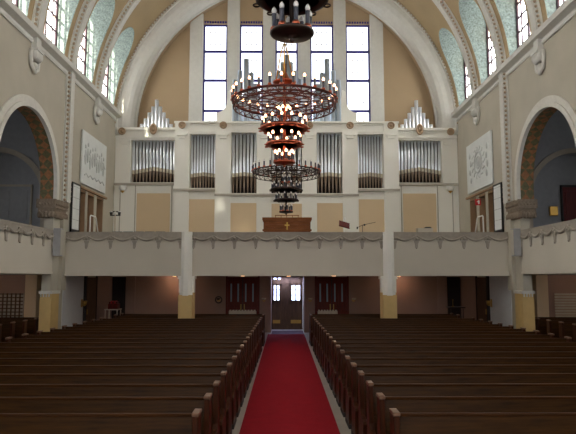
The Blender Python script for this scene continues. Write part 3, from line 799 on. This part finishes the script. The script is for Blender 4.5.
for s in (-1, 1):
    side = 'left' if s < 0 else 'right'
    t = thing('stair_handrail', f'thin white bent handrail before the recesses, {side} end of the organ gallery', 'handrail', (s*7.62, 23.1, GAL))
    MB().tube([(0, -.35, 0), (0, -.33, 1.68), (0, -.25, 1.72), (0, .3, 1.72), (0, .38, 1.66), (s*-.05, .95, .2)], .028, 8).build('rail', M['white'], t)
    MB().box(-.06, .06, -.42, -.28, 0, .02).build('foot_plate', M['white'], t)
    # board with white sheets
    t = thing('display_board', f'black framed board with white sheets below the relief, {side} gallery end', 'display board', (s*7.74, 21.45, GAL))
    b = MB(); xx = sorted((-.03, .03))
    b.box(-.03, .03, -.42, -.36, 0, 2.75).box(-.03, .03, .36, .42, 0, 2.75).box(-.03, .03, -.42, .42, 2.69, 2.75).box(-.03, .03, -.42, .42, 0, 1.05); b.build('frame', M['black'], t)
    for q in (-1, 1):
        b = MB(); b.box(-.02, .02, *sorted((q*.005, q*.355)), 1.06, 2.69); p = b.build('sheet', M['relief'], t)
        b = MB()
        for k in range(4): b.box(*sorted((-s*.021, -s*.024)), *sorted((q*.02, q*.34)), 1.06+.4*k+.34, 1.06+.4*k+.355)
        b.build('sheet_line', M['grey'], p)
    # relief panel
    t = thing('wall_mounted_relief', f'large white plaster relief on the {side} wall of the organ gallery', 'relief', (s*7.776, 23.4, 5.95))
    MB().box(*sorted((0, -s*.06)), -1.5, 1.5, 0, 2.05).build('panel', M['relief'], t, bevel=.01)
    b = MB(); random.seed(5 if s < 0 else 9)
    xo = -s*.06
    if s < 0:
        for i in range(9):
            yy = -1.15+.28*i; zz = .75+.12*math.sin(i*2.1); h = .5+.15*random.random()
            b.ball((xo, yy, zz+h+.12), .07, .5, 1, 1.2); b.ball((xo, yy, zz+h*.5), .13, .35, .8, 2.3)
            b.tube([(xo, yy-.12, zz+.5*h), (xo, yy+.1, zz+.75*h), (xo, yy+.24, zz+.6*h)], .03, 6)
        for i in range(5): b.tube([(xo, -1.2+.5*i, .35), (xo, -1.0+.5*i, .45), (xo, -.75+.5*i, .33)], .025, 6)
    else:
        b.torus((xo, 0, 1.1), .42, .05, 24, 6, 'x'); b.torus((xo, 0, 1.1), .24, .04, 20, 6, 'x'); b.ball((xo, 0, 1.1), .13, .4, 1, 1.5)
        for i in range(14):
            a = 2*PI*i/14; b.tube([(xo, .46*math.cos(a), 1.1+.46*math.sin(a)), (xo, .62*math.cos(a+.2), 1.1+.62*math.sin(a+.2)), (xo, .85*math.cos(a), 1.1+.66*math.sin(a))], .03, 6)
        for q in (-1, 1):
            for i in range(4): b.ball((xo, q*(.95+.1*(i % 2)), .5+.35*i), .10, .4, 1, 1.4)
    b.build('relief_carving', M['reliefdark'], t)
    # ledge above the recesses
    o = MB().box(*sorted((s*(W-.08), s*(W+.01))), 21.9, 25.2, 5.76, 5.84).build('trim_recess_'+side, M['niche']); struct(o, f'brown lintel strip above the three recesses, {side} side', 'lintel')
    # loudspeaker on the pier
    t = thing('loudspeaker', f'tall narrow grey column loudspeaker on the {side} pier beside the gallery front', 'loudspeaker', (s*7.60, 19.62, 3.12))
    MB().prism([(-.13, -.16), (.10, -.13), (.10, .13), (-.13, .16)] if s < 0 else [(.13, -.16), (-.10, -.13), (-.10, .13), (.13, .16)], 0, .92, 'z').build('cabinet', M['grey'], t, bevel=.01)
    MB().box(*sorted((-s*.102, -s*.115)), -.12, .12, .04, .88).build('grille', M['ledge'], t)
    MB().box(*sorted((s*.06, s*.13)), -.04, .04, .4, .5).build('bracket', M['black'], t)

# red pictogram sign, right recesses
t = thing('exit_sign', 'small red sign with a white pictogram before the right gallery recesses', 'sign', (7.55, 23.1, 5.28))
MB().box(-.11, .11, -.015, .015, -.02, .22).build('sign_plate', M['red'], t)
b = MB(); b.box(-.005, .055, -.022, -.015, .03, .17).box(-.05, -.005, -.022, -.015, .10, .135)
b.build('pictogram', M['white'], t)
MB().tube([(0, 0, .21), (0, 0, .30), (.25, 0, .30)], .01, 6).build('bracket', M['black'], t)

t = thing('low_cabinet', 'low cream cabinet against the right end of the gallery beside the organ', 'cabinet', (6.1, 24.2, GAL))
MB().box(-.72, .9, 0, .5, 0, 1.10).build('body', M['slat'], t, bevel=.01)
MB().box(-.75, .93, -.03, .53, 1.10, 1.15).build('top', M['parapet'], t, bevel=.006)
for x in (-.68, .12): MB().box(x, x+.74, -.015, 0, .06, 1.06).build('door', M['slat'], t, bevel=.006)
t = thing('storage_box', 'cream box standing on the low cabinet beside the organ', 'box', (5.75, 24.4, GAL+1.15))
MB().box(-.34, .28, -.15, .2, 0, .20).build('box_body', M['parapet'], t, bevel=.008)
MB().box(-.35, .29, -.16, .21, .17, .2).build('lid', M['parapet'], t)
o = MB().box(-.14, .14, -.1, .1, 0, .03).box(-.1, .12, -.08, .08, .03, .055).build('folder', M['black'], loc=(5.85, 24.4, GAL+1.35), bevel=.004); tag(o, 'flat black folder lying on the cream box', 'folder')

# right gallery: dark red door, brass lamp; left gallery: grey door
def gdoor(x0, x1, m, label, nm):
    t = struct(MB().box(x0, x1, 22.22, 22.3, GAL, 5.85).build(nm, m), label, 'door')
    e = .05
    MB().box(x0-e, x0, 22.2, 22.3, GAL, 5.9).box(x1, x1+e, 22.2, 22.3, GAL, 5.9).box(x0-e, x1+e, 22.2, 22.3, 5.85, 5.93).build('door_frame', M['dark'] if m is not M['gallery'] else M['galarch'], t)
    for z0, z1 in ((GAL+.15, 4.4), (4.55, 5.7)):
        for q in (0, 1):
            w = (x1-x0)/2; MB().box(x0+w*q+.1, x0+w*(q+1)-.1, 22.19, 22.22, z0, z1).build('door_panel', m, t, bevel=.01)
gdoor(10.5, 11.9, M['dooreddark'], 'dark red door in the arched recess of the right gallery', 'door_1')
gdoor(-11.1, -9.72, M['gallery'], 'grey panelled door in the arched recess of the left gallery', 'door_2')
t = thing('brass_wall_lamp', 'square brass wall lamp beside the dark red gallery door', 'wall lamp', (10.13, 22.3, 4.75))
MB().box(-.15, .15, -.14, -.02, 0, .36).build('lamp_shade', M['gold'], t, bevel=.02)
MB().box(-.05, .05, -.03, 0, .08, .28).build('wall_plate', M['brass'], t)

# ------------------------------------------------------------------ under the organ gallery
def strip_door(name, x0, x1, label):
    t = struct(MB().box(x0, x1, 26.42, 26.5, 0, 2.44).build(name, M['dooreddark']), label, 'door')
    MB().box(x0-.08, x0, 26.4, 26.5, 0, 2.48).box(x1, x1+.08, 26.4, 26.5, 0, 2.48).build('door_frame', M['dooreddark'], t)
    MB().box((x0+x1)/2-.015, (x0+x1)/2+.015, 26.40, 26.42, 0, 2.44).build('door_joint', M['dark'], t)
    w = x1-x0
    for f in (.12, .35, .60, .84):
        x = x0+w*f
        MB().box(x-.034, x+.034, 26.405, 26.425, 1.35, 2.15).build('glass_strip', M['mirror'], t)
    for f in (.25, .75):
        x = x0+w*f
        MB().box(x-.26, x+.26, 26.40, 26.42, .2, 1.1).build('door_panel', M['dooreddark'], t, bevel=.01)
        MB().box(x0+w*.5+(.06 if f > .5 else -.09), x0+w*.5+(.09 if f > .5 else -.06), 26.36, 26.40, 1.0, 1.25).build('door_handle', M['brass'], t)
strip_door('door_3', -2.62, -1.28, 'red brown double door with narrow glass strips, left of the glass entrance')
strip_door('door_4', 1.33, 2.68, 'red brown double door with narrow glass strips, right of the glass entrance')
# glazed entrance doors in the vestibule
def entrance(name, x0, x1, label):
    b = MB(); w = x1-x0
    b.box(x0, x1, 28.1, 28.18, 0, 1.36).box(x0, x1, 28.1, 28.18, 2.05, 2.22).box(x0, x0+.13, 28.1, 28.18, 1.15, 2.12).box(x1-.13, x1, 28.1, 28.18, 1.15, 2.12)
    b.box((x0+x1)/2-.035, (x0+x1)/2+.035, 28.1, 28.18, 1.15, 2.12)
    for z in (1.60, 1.85): b.box(x0, x1, 28.11, 28.17, z-.012, z+.012)
    t = struct(b.build(name, M['doorbrown']), label, 'door')
    MB().box(x0+.10, (x0+x1)/2-.025, 28.13, 28.15, 1.15, 2.12).build('pane', M['glass_door'], t)
    MB().box((x0+x1)/2+.025, x1-.10, 28.13, 28.15, 1.15, 2.12).build('pane', M['glass_door'], t)
    MB().box(x0+.08, x1-.08, 28.08, 28.1, .28, .44).build('kick_plate', M['brass'], t)
    return t
entrance('door_5', -.72, -.22, 'left leaf of the glazed entrance doors with two bright panes')
entrance('door_6', .12, .76, 'right leaf of the glazed entrance doors with two bright panes')
o = MB().box(-.22, .12, 28.06, 28.2, 0, 2.3).build('trim_door_post', M['doorbrown']); struct(o, 'wooden post between the two glazed entrance doors', 'door post')
b = MB().box(-.72, .80, 28.1, 28.2, 2.22, 2.28).box(-.72, .80, 28.1, 28.2, 2.45, 2.5); o = b.build('trim_transom', M['doorbrown']); struct(o, 'wooden transom over the glazed entrance doors', 'transom')
for x in (-.60, -.40): MB().box(x, x+.12, 28.14, 28.16, 2.33, 2.40).build('pane', M['glass_door'], o)
MB().box(-.72, .80, 28.165, 28.2, 2.28, 2.45).build('transom_panel', M['doorbrown'], o)
# outside threshold wall so that the doors are the only opening
o = MB().box(-1.2, 1.2, 28.6, 28.7, 2.2, 2.7).build('wall_lintel', M['pink']); struct(o, 'lintel wall above the entrance doors', 'wall')

for x0, x1, nm in ((-2.46, -1.30, 'left'), (1.32, 2.16, 'right')):
    t = thing('radiator', f'cream slatted radiator before the red brown door {nm} of the entrance', 'radiator', ((x0+x1)/2, 25.3, 0))
    w = (x1-x0)/2
    MB().box(-w, w, .02, .14, .12, 1.0).build('radiator_core', M['slat'], t)
    b = MB(); n = int(2*w/.12)
    for i in range(n): b.box(-w+.02+i*2*w/n, -w+2*w/n-.03+i*2*w/n, -.02, .16, .1, 1.05)
    b.build('slats', M['slat'], t, bevel=.01)
    for q in (-1, 1): MB().box(q*(w-.1)-.03, q*(w-.1)+.03, .02, .12, 0, .12).build('foot', M['slat'], t)
for x, lab in ((-1.01, 'just left of the entrance opening'), (1.05, 'just right of the entrance opening'), (2.98, 'right of the right red brown door'), (-3.02, 'left of the left red brown door')):
    t = thing('wall_bracket_lamp', f'small brass bracket lamp on the rear wall {lab}', 'wall lamp', (x, 26.5, 1.42))
    MB().lathe([(.07, 0), (.07, .02)], 0, 0, 0, 14).build('wall_plate', M['brass'], t).rotation_euler = (PI/2, 0, 0)
    MB().tube([(0, -.02, 0), (0, -.12, -.04), (0, -.16, .02)], .014, 6).build('arm', M['brass'], t)
    MB().lathe([(.02, 0), (.09, .05), (.10, .10), (.085, .10), (.03, .03)], 0, -.16, 0, 12).build('lamp_shade', M['slat'] if x > -3 else M['iron'], t)
    if x < -3: MB().torus((0, -.05, .02), .14, .03, 18, 6, 'y').build('wreath', M['iron'], t)
for s in (-1, 1):
    side = 'left' if s < 0 else 'right'
    xs = s*W
    o = MB().box(*sorted((xs, xs-s*.015)), 20.66, 22.8, 0, 2.5).build('trim_white_panel_'+side, M['blue']); struct(o, f'window-tinted white wall stretch under the gallery by the {side} pier', 'wall')
    o = MB().box(*sorted((xs, xs-s*.04)), 22.95, 24.25, 0, 2.42).build('door_'+('7' if s < 0 else '8'), M['doorbrown']); struct(o, f'brown side door under the gallery, {side} wall', 'door')
    MB().box(*sorted((xs, xs-s*.1)), 22.80, 22.95, 0, 2.48).box(*sorted((xs, xs-s*.06)), 24.25, 24.33, 0, 2.48).build('door_frame', M['dark'], o)
    MB().box(*sorted((xs-s*.04, xs-s*.09)), 23.1, 23.14, 1.0, 1.2).build('door_handle', M['brass'], o)
    o = MB().box(*sorted((xs, xs-s*.012)), 24.33, 26.5, 0, 2.5).build('trim_pink_panel_'+side, M['pink']); struct(o, f'pinkish wall stretch behind the brown side door, {side} wall', 'wall')
    o = MB().box(*sorted((s*7.74, s*7.15)), 26.44, 26.5, 0, 2.44).build('door_'+('9' if s < 0 else '10'), M['dark']); struct(o, f'narrow dark door in the {side} corner of the rear wall', 'door')
    MB().box(*sorted((s*7.66, s*7.22)), 26.42, 26.45, .2, 2.3).build('door_panel', M['dark'], o)
    o = MB().box(*sorted((s*7.13, s*6.72)), 26.36, 26.5, 0, 2.5).build('trim_rear_pilaster_'+side, M['pink']); struct(o, f'pinkish pilaster beside the narrow dark door, {side} corner', 'pilaster')
    t = thing('brass_sconce', f'brass sconce on the window-tinted white wall under the gallery, {side} side', 'wall lamp', (xs-s*.015, 22.62, 1.3))
    MB().box(*sorted((0, -s*.03)), -.08, .08, 0, .3).build('wall_plate', M['brass'], t, bevel=.01)
    MB().lathe([(.02, -.05), (.07, 0), (.09, .14), (.075, .14), (.05, .02)], -s*.12, 0, .1, 12).build('lamp_shade', M['brass'], t)
    MB().tube([(-s*.02, 0, .08), (-s*.12, 0, .05)], .015, 6).build('arm', M['brass'], t)
t = thing('literature_table', 'small pale table with slim legs against the left wall under the gallery', 'table', (-7.25, 24.95, 0))
MB().box(-.28, .28, -.3, .3, 1.08, 1.12).build('tabletop', M['slat'], t)
for q in (-1, 1):
    for p in (-1, 1): MB().box(q*.24-.02, q*.24+.02, p*.26-.02, p*.26+.02, 0, 1.08).build('leg', M['slat'], t)
t = thing('book_box', 'dark red box of books on the small table at the left wall', 'box', (-7.22, 24.95, 1.12))
MB().box(-.2, .2, -.2, .2, 0, .22).build('box_body', M['dooreddark'], t, bevel=.01)
for i in range(5): MB().box(-.17+.07*i, -.12+.07*i, -.17, .17, .2, .30+.03*(i % 2)).build('book', M['red'] if i % 2 else M['dooreddark'], t)
t = thing('side_table', 'dark thin legged side table against the right wall under the gallery', 'table', (7.1, 25.0, 0))
MB().box(-.33, .33, -.25, .25, 1.16, 1.2).build('tabletop', M['iron'], t)
for q in (-1, 1):
    for p in (-1, 1): MB().tube([(q*.28, p*.2, 0), (q*.25, p*.17, 1.16)], .015, 6).build('leg', M['iron'], t)
o = MB().lathe([(.07, 0), (.07, .02), (.012, .04), (.012, .26), (.03, .27), (.03, .30)], 0, 0, 0, 10).build('candlestick', M['brass'], loc=(6.98, 25.0, 1.2)); tag(o, 'slim brass candlestick standing on the dark side table', 'candlestick')

# aisle end wall fittings under the side galleries
t = thing('wall_mounted_lattice', 'dark lattice wall panel at the end of the left aisle under the gallery', 'wall panel', (-10.7, 21.778, .75))
b = MB()
for i in range(14): b.box(-1.05+.155*i-.02, -1.05+.155*i+.02, -.05, -.02, 0, 1.1)
for i in range(9): b.box(-1.08, 1.08, -.06, -.03, .03+.13*i-.02, .03+.13*i+.02)
b.build('lattice', M['doorbrown'], t); MB().box(-1.1, 1.1, -.02, 0, 0, 1.1).build('backing', M['ledge'], t)
t = thing('wall_mounted_screen', 'pale horizontal slatted panel at the end of the right aisle under the gallery', 'wall panel', (10.8, 21.778, .75))
b = MB()
for i in range(11): b.box(-1.0, 1.0, -.06, -.02, .02+.1*i, .09+.1*i)
b.build('slats', M['ledge'], t); MB().box(-1.05, 1.05, -.02, 0, 0, 1.12).build('backing', M['pink'], t)

# small ceiling lights under the gallery
for x, y, lab in ((-1.6, 21.4, 'left one by the gallery edge'), (0.05, 21.4, 'middle one by the gallery edge'), (1.68, 21.4, 'right one by the gallery edge'), (-4.9, 25.9, 'left one near the rear wall'), (4.9, 25.9, 'right one near the rear wall')):
    t = thing('ceiling_light', f'small round light under the organ gallery, {lab}', 'ceiling light', (x, y, 2.5))
    MB().lathe([(.09, -.03), (.09, 0)], n=16).build('light_rim', M['white'], t)
    MB().lathe([(.07, -.035), (.07, -.028)], n=16).build('diffuser', M['lamp_on'], t)

for sx in (-1, 1):  # fixtures added under the side galleries to go with the aisle fill
    for y, lab in ((20.2, 'by the end wall'), (14.5, 'second from the end wall')):
        t = thing('ceiling_light', f'small round fill light added under the {"left" if sx < 0 else "right"} side gallery, {lab}', 'ceiling light', (sx*11, y, 2.52))
        MB().lathe([(.09, -.03), (.09, 0)], n=16).build('light_rim', M['white'], t)
        MB().lathe([(.07, -.035), (.07, -.028)], n=16).build('diffuser', M['lamp_on'], t)

# ------------------------------------------------------------------ chandeliers
def chandelier(name, label, x, y, zb, lit):
    t = thing(name, label, 'chandelier', (x, y, zb), 0, None)
    met = M['copper'] if lit else M['iron']  # same metal on all; lamp glow put into the lit one's colour
    bulb = M['bulb_on'] if lit else M['bulb_off']
    MB().lathe([(.0101, -.09), (.03, -.07), (.012, -.05), (.10, -.03), (.21, -.015), (.23, .0), (.23, .02), (.2, .03), (.02, .03)], n=24).build('bottom_pan', met, t)
    MB().lathe([(.025, .0), (.03, .7), (.045, .75), (.03, .8), (.03, 2.15)], n=10).build('stem', M['copper'] if lit else met, t)
    tiers = [(.19, .03, 8), (.335, .40, 10), (.46, .74, 14)]
    for i, (r, z, n) in enumerate(tiers[1:]):
        b = MB().lathe([(r-.05, z-.03), (r, z-.045), (r+.05, z-.025), (r+.055, z+.02), (r+.04, z+.02), (r, z+.0), (r-.05, z+.0), (r-.05, z-.03)], n=32)
        for k in range(6):
            a = 2*PI*k/6; b.tube([(.03*math.cos(a), .03*math.sin(a), z-.01), (r*math.cos(a), r*math.sin(a), z-.01)], .012, 5)
        for k in range(n):
            a = 2*PI*(k+.5)/n; b.torus(((r+.06)*math.cos(a), (r+.06)*math.sin(a), z-.03), .035, .01, 10, 5, 'z')
        b.build('tier_ring', met, t)
    b = MB(); z = 1.32
    for r, w in ((1.10, .02), (1.04, .012), (.82, .014), (.56, .016), (.30, .014)): b.torus((0, 0, z), r, w, 64, 6)
    b.torus((0, 0, z-.14), 1.08, .014, 64, 6)
    for k in range(30):
        a = 2*PI*k/30; c, s = math.cos(a), math.sin(a)
        b.tube([(1.08*c, 1.08*s, z-.16), (1.09*c, 1.09*s, z+.02)], .010, 5)
        a2 = 2*PI*(k+.5)/30; b.tube([(1.08*c, 1.08*s, z-.13), (1.05*math.cos(a2), 1.05*math.sin(a2), z-.05), (1.08*math.cos(2*a2-a), 1.08*math.sin(2*a2-a), z-.13)], .009, 5)
    for k in range(12):
        a = 2*PI*k/12; c, s = math.cos(a), math.sin(a)
        b.tube([(.04*c, .04*s, z+.05), (.3*c, .3*s, z), (1.10*c, 1.10*s, z)], .011, 5)
        a2 = a+PI/12
        for rr in (.43, .69, .93): b.torus((rr*math.cos(a2), rr*math.sin(a2), z), .10, .010, 14, 5)
    b.build('main_ring', M['iron'] if not lit else M['ring'], t)
    MB().lathe([(.03, 1.66), (.24, 1.72), (.25, 1.75), (.12, 1.80), (.05, 1.95)], n=24).build('upper_cap', met, t)
    for k in range(3):
        a = 2*PI*k/3+.5; MB().tube([(.9*math.cos(a), .9*math.sin(a), 1.33), (.2*math.cos(a), .2*math.sin(a), 1.75)], .008, 5).build('brace', met, t)
        MB().tube([(.22*math.cos(a), .22*math.sin(a), 1.75), (.1*math.cos(a), .1*math.sin(a), 2.35), (.02*math.cos(a), .02*math.sin(a), 2.6)], .014, 5).build('hanger', M['gold'] if lit else met, t)
    MB().lathe([(.012, 2.1), (.012, ZC+R-zb+.02)], n=6).build('chain', M['iron'], t)
    first = None
    for r, z, n in tiers+[(1.10, 1.34, 30), (.12, .98, 6)]:
        for k in range(n):
            a = 2*PI*(k+.25)/n
            if first is None:
                c = MB().lathe([(.035, 0), (.04, .012), (.024, .02), (.024, .165), (.028, .17)], n=8).build('candle', M['candle'], t)
                MB().lathe([(.012, .165), (.022, .18), (.028, .20), (.022, .225), (.008, .245)], n=8).build('bulb', bulb, c)
                MB().lathe([(.036, -.02), (.042, .0), (.034, .03)], n=8).build('drip_cup', M['copper'], c); first = c
            else: c = copy_tree(first); c.parent = t
            c.location = (r*math.cos(a), r*math.sin(a), z)
    return t
chandelier('chandelier', 'nearest dark chandelier with unlit white bulbs, cut off by the top of the picture', -.038, 5.9, 4.92, False)
chandelier('chandelier', 'lit tiered chandelier, lamp glow in its metal colour, with glowing bulbs in the middle of the nave', -.115, 12.2, 4.80, True)
chandelier('chandelier', 'dark unlit tiered chandelier hanging above the organ console', -.05, 19.0, 4.52, False)

# ------------------------------------------------------------------ light
w = bpy.data.worlds.new('sky'); sc.world = w; w.use_nodes = True
bg = w.node_tree.nodes['Background']; bg.inputs['Color'].default_value = (.75, .86, 1, 1); bg.inputs['Strength'].default_value = 1.2
s = bpy.data.lights.new('sun', 'SUN'); s.energy = 50; s.angle = .03; s.color = (1, .95, .85)
so = bpy.data.objects.new('sun', s); COL.objects.link(so)
so.rotation_euler = Vector((.30, .80, -.30)).to_track_quat('-Z', 'Y').to_euler()
for x, y, e in ((-4.9, 25.9, 8), (4.9, 25.9, 8), (-1.6, 21.4, 5), (.05, 21.4, 5), (1.68, 21.4, 5)):
    l = bpy.data.lights.new('gallery_lamp', 'POINT'); l.energy = e; l.color = (1, .68, .48); l.shadow_soft_size = .06
    lo = bpy.data.objects.new('gallery_lamp', l); COL.objects.link(lo); lo.location = (x, y, 2.38)

l = bpy.data.lights.new('vestibule_floor_fill', 'AREA'); l.energy = 30; l.color = (.45, .55, 1); l.shape = 'RECTANGLE'; l.size = 1.2; l.size_y = .25  # area lamp added below the ceiling to make the floor glow blue
lo = bpy.data.objects.new('vestibule_floor_fill', l); COL.objects.link(lo); lo.location = (.02, 27.85, 2.46)
for sx in (-1, 1):  # point lamps added to warm and brighten the dim side aisles
    for y in (20.2, 14.5):
        l = bpy.data.lights.new('aisle_fill', 'POINT'); l.energy = 9; l.color = (1, .72, .5); l.shadow_soft_size = .06
        lo = bpy.data.objects.new('aisle_fill', l); COL.objects.link(lo); lo.location = (sx*11, y, 2.40)

# ------------------------------------------------------------------ camera
f, cx, cy = 590., 288., 217.
cam = bpy.data.cameras.new('camera'); cam.sensor_fit = 'HORIZONTAL'; cam.sensor_width = 36; cam.lens = f/576*36
cam.clip_start = .1; cam.clip_end = 200
co = bpy.data.objects.new('camera', cam); COL.objects.link(co)
co.location = (-.12, 0, 2.4)
co.rotation_euler = (PI/2+math.atan((278-217)/f), 0, -math.atan(4/f))
sc.camera = co
sc.view_settings.view_transform = 'Standard'; sc.view_settings.look = 'None'; sc.view_settings.gamma = 1; sc.view_settings.exposure = .38
sc.view_settings.use_curve_mapping = False
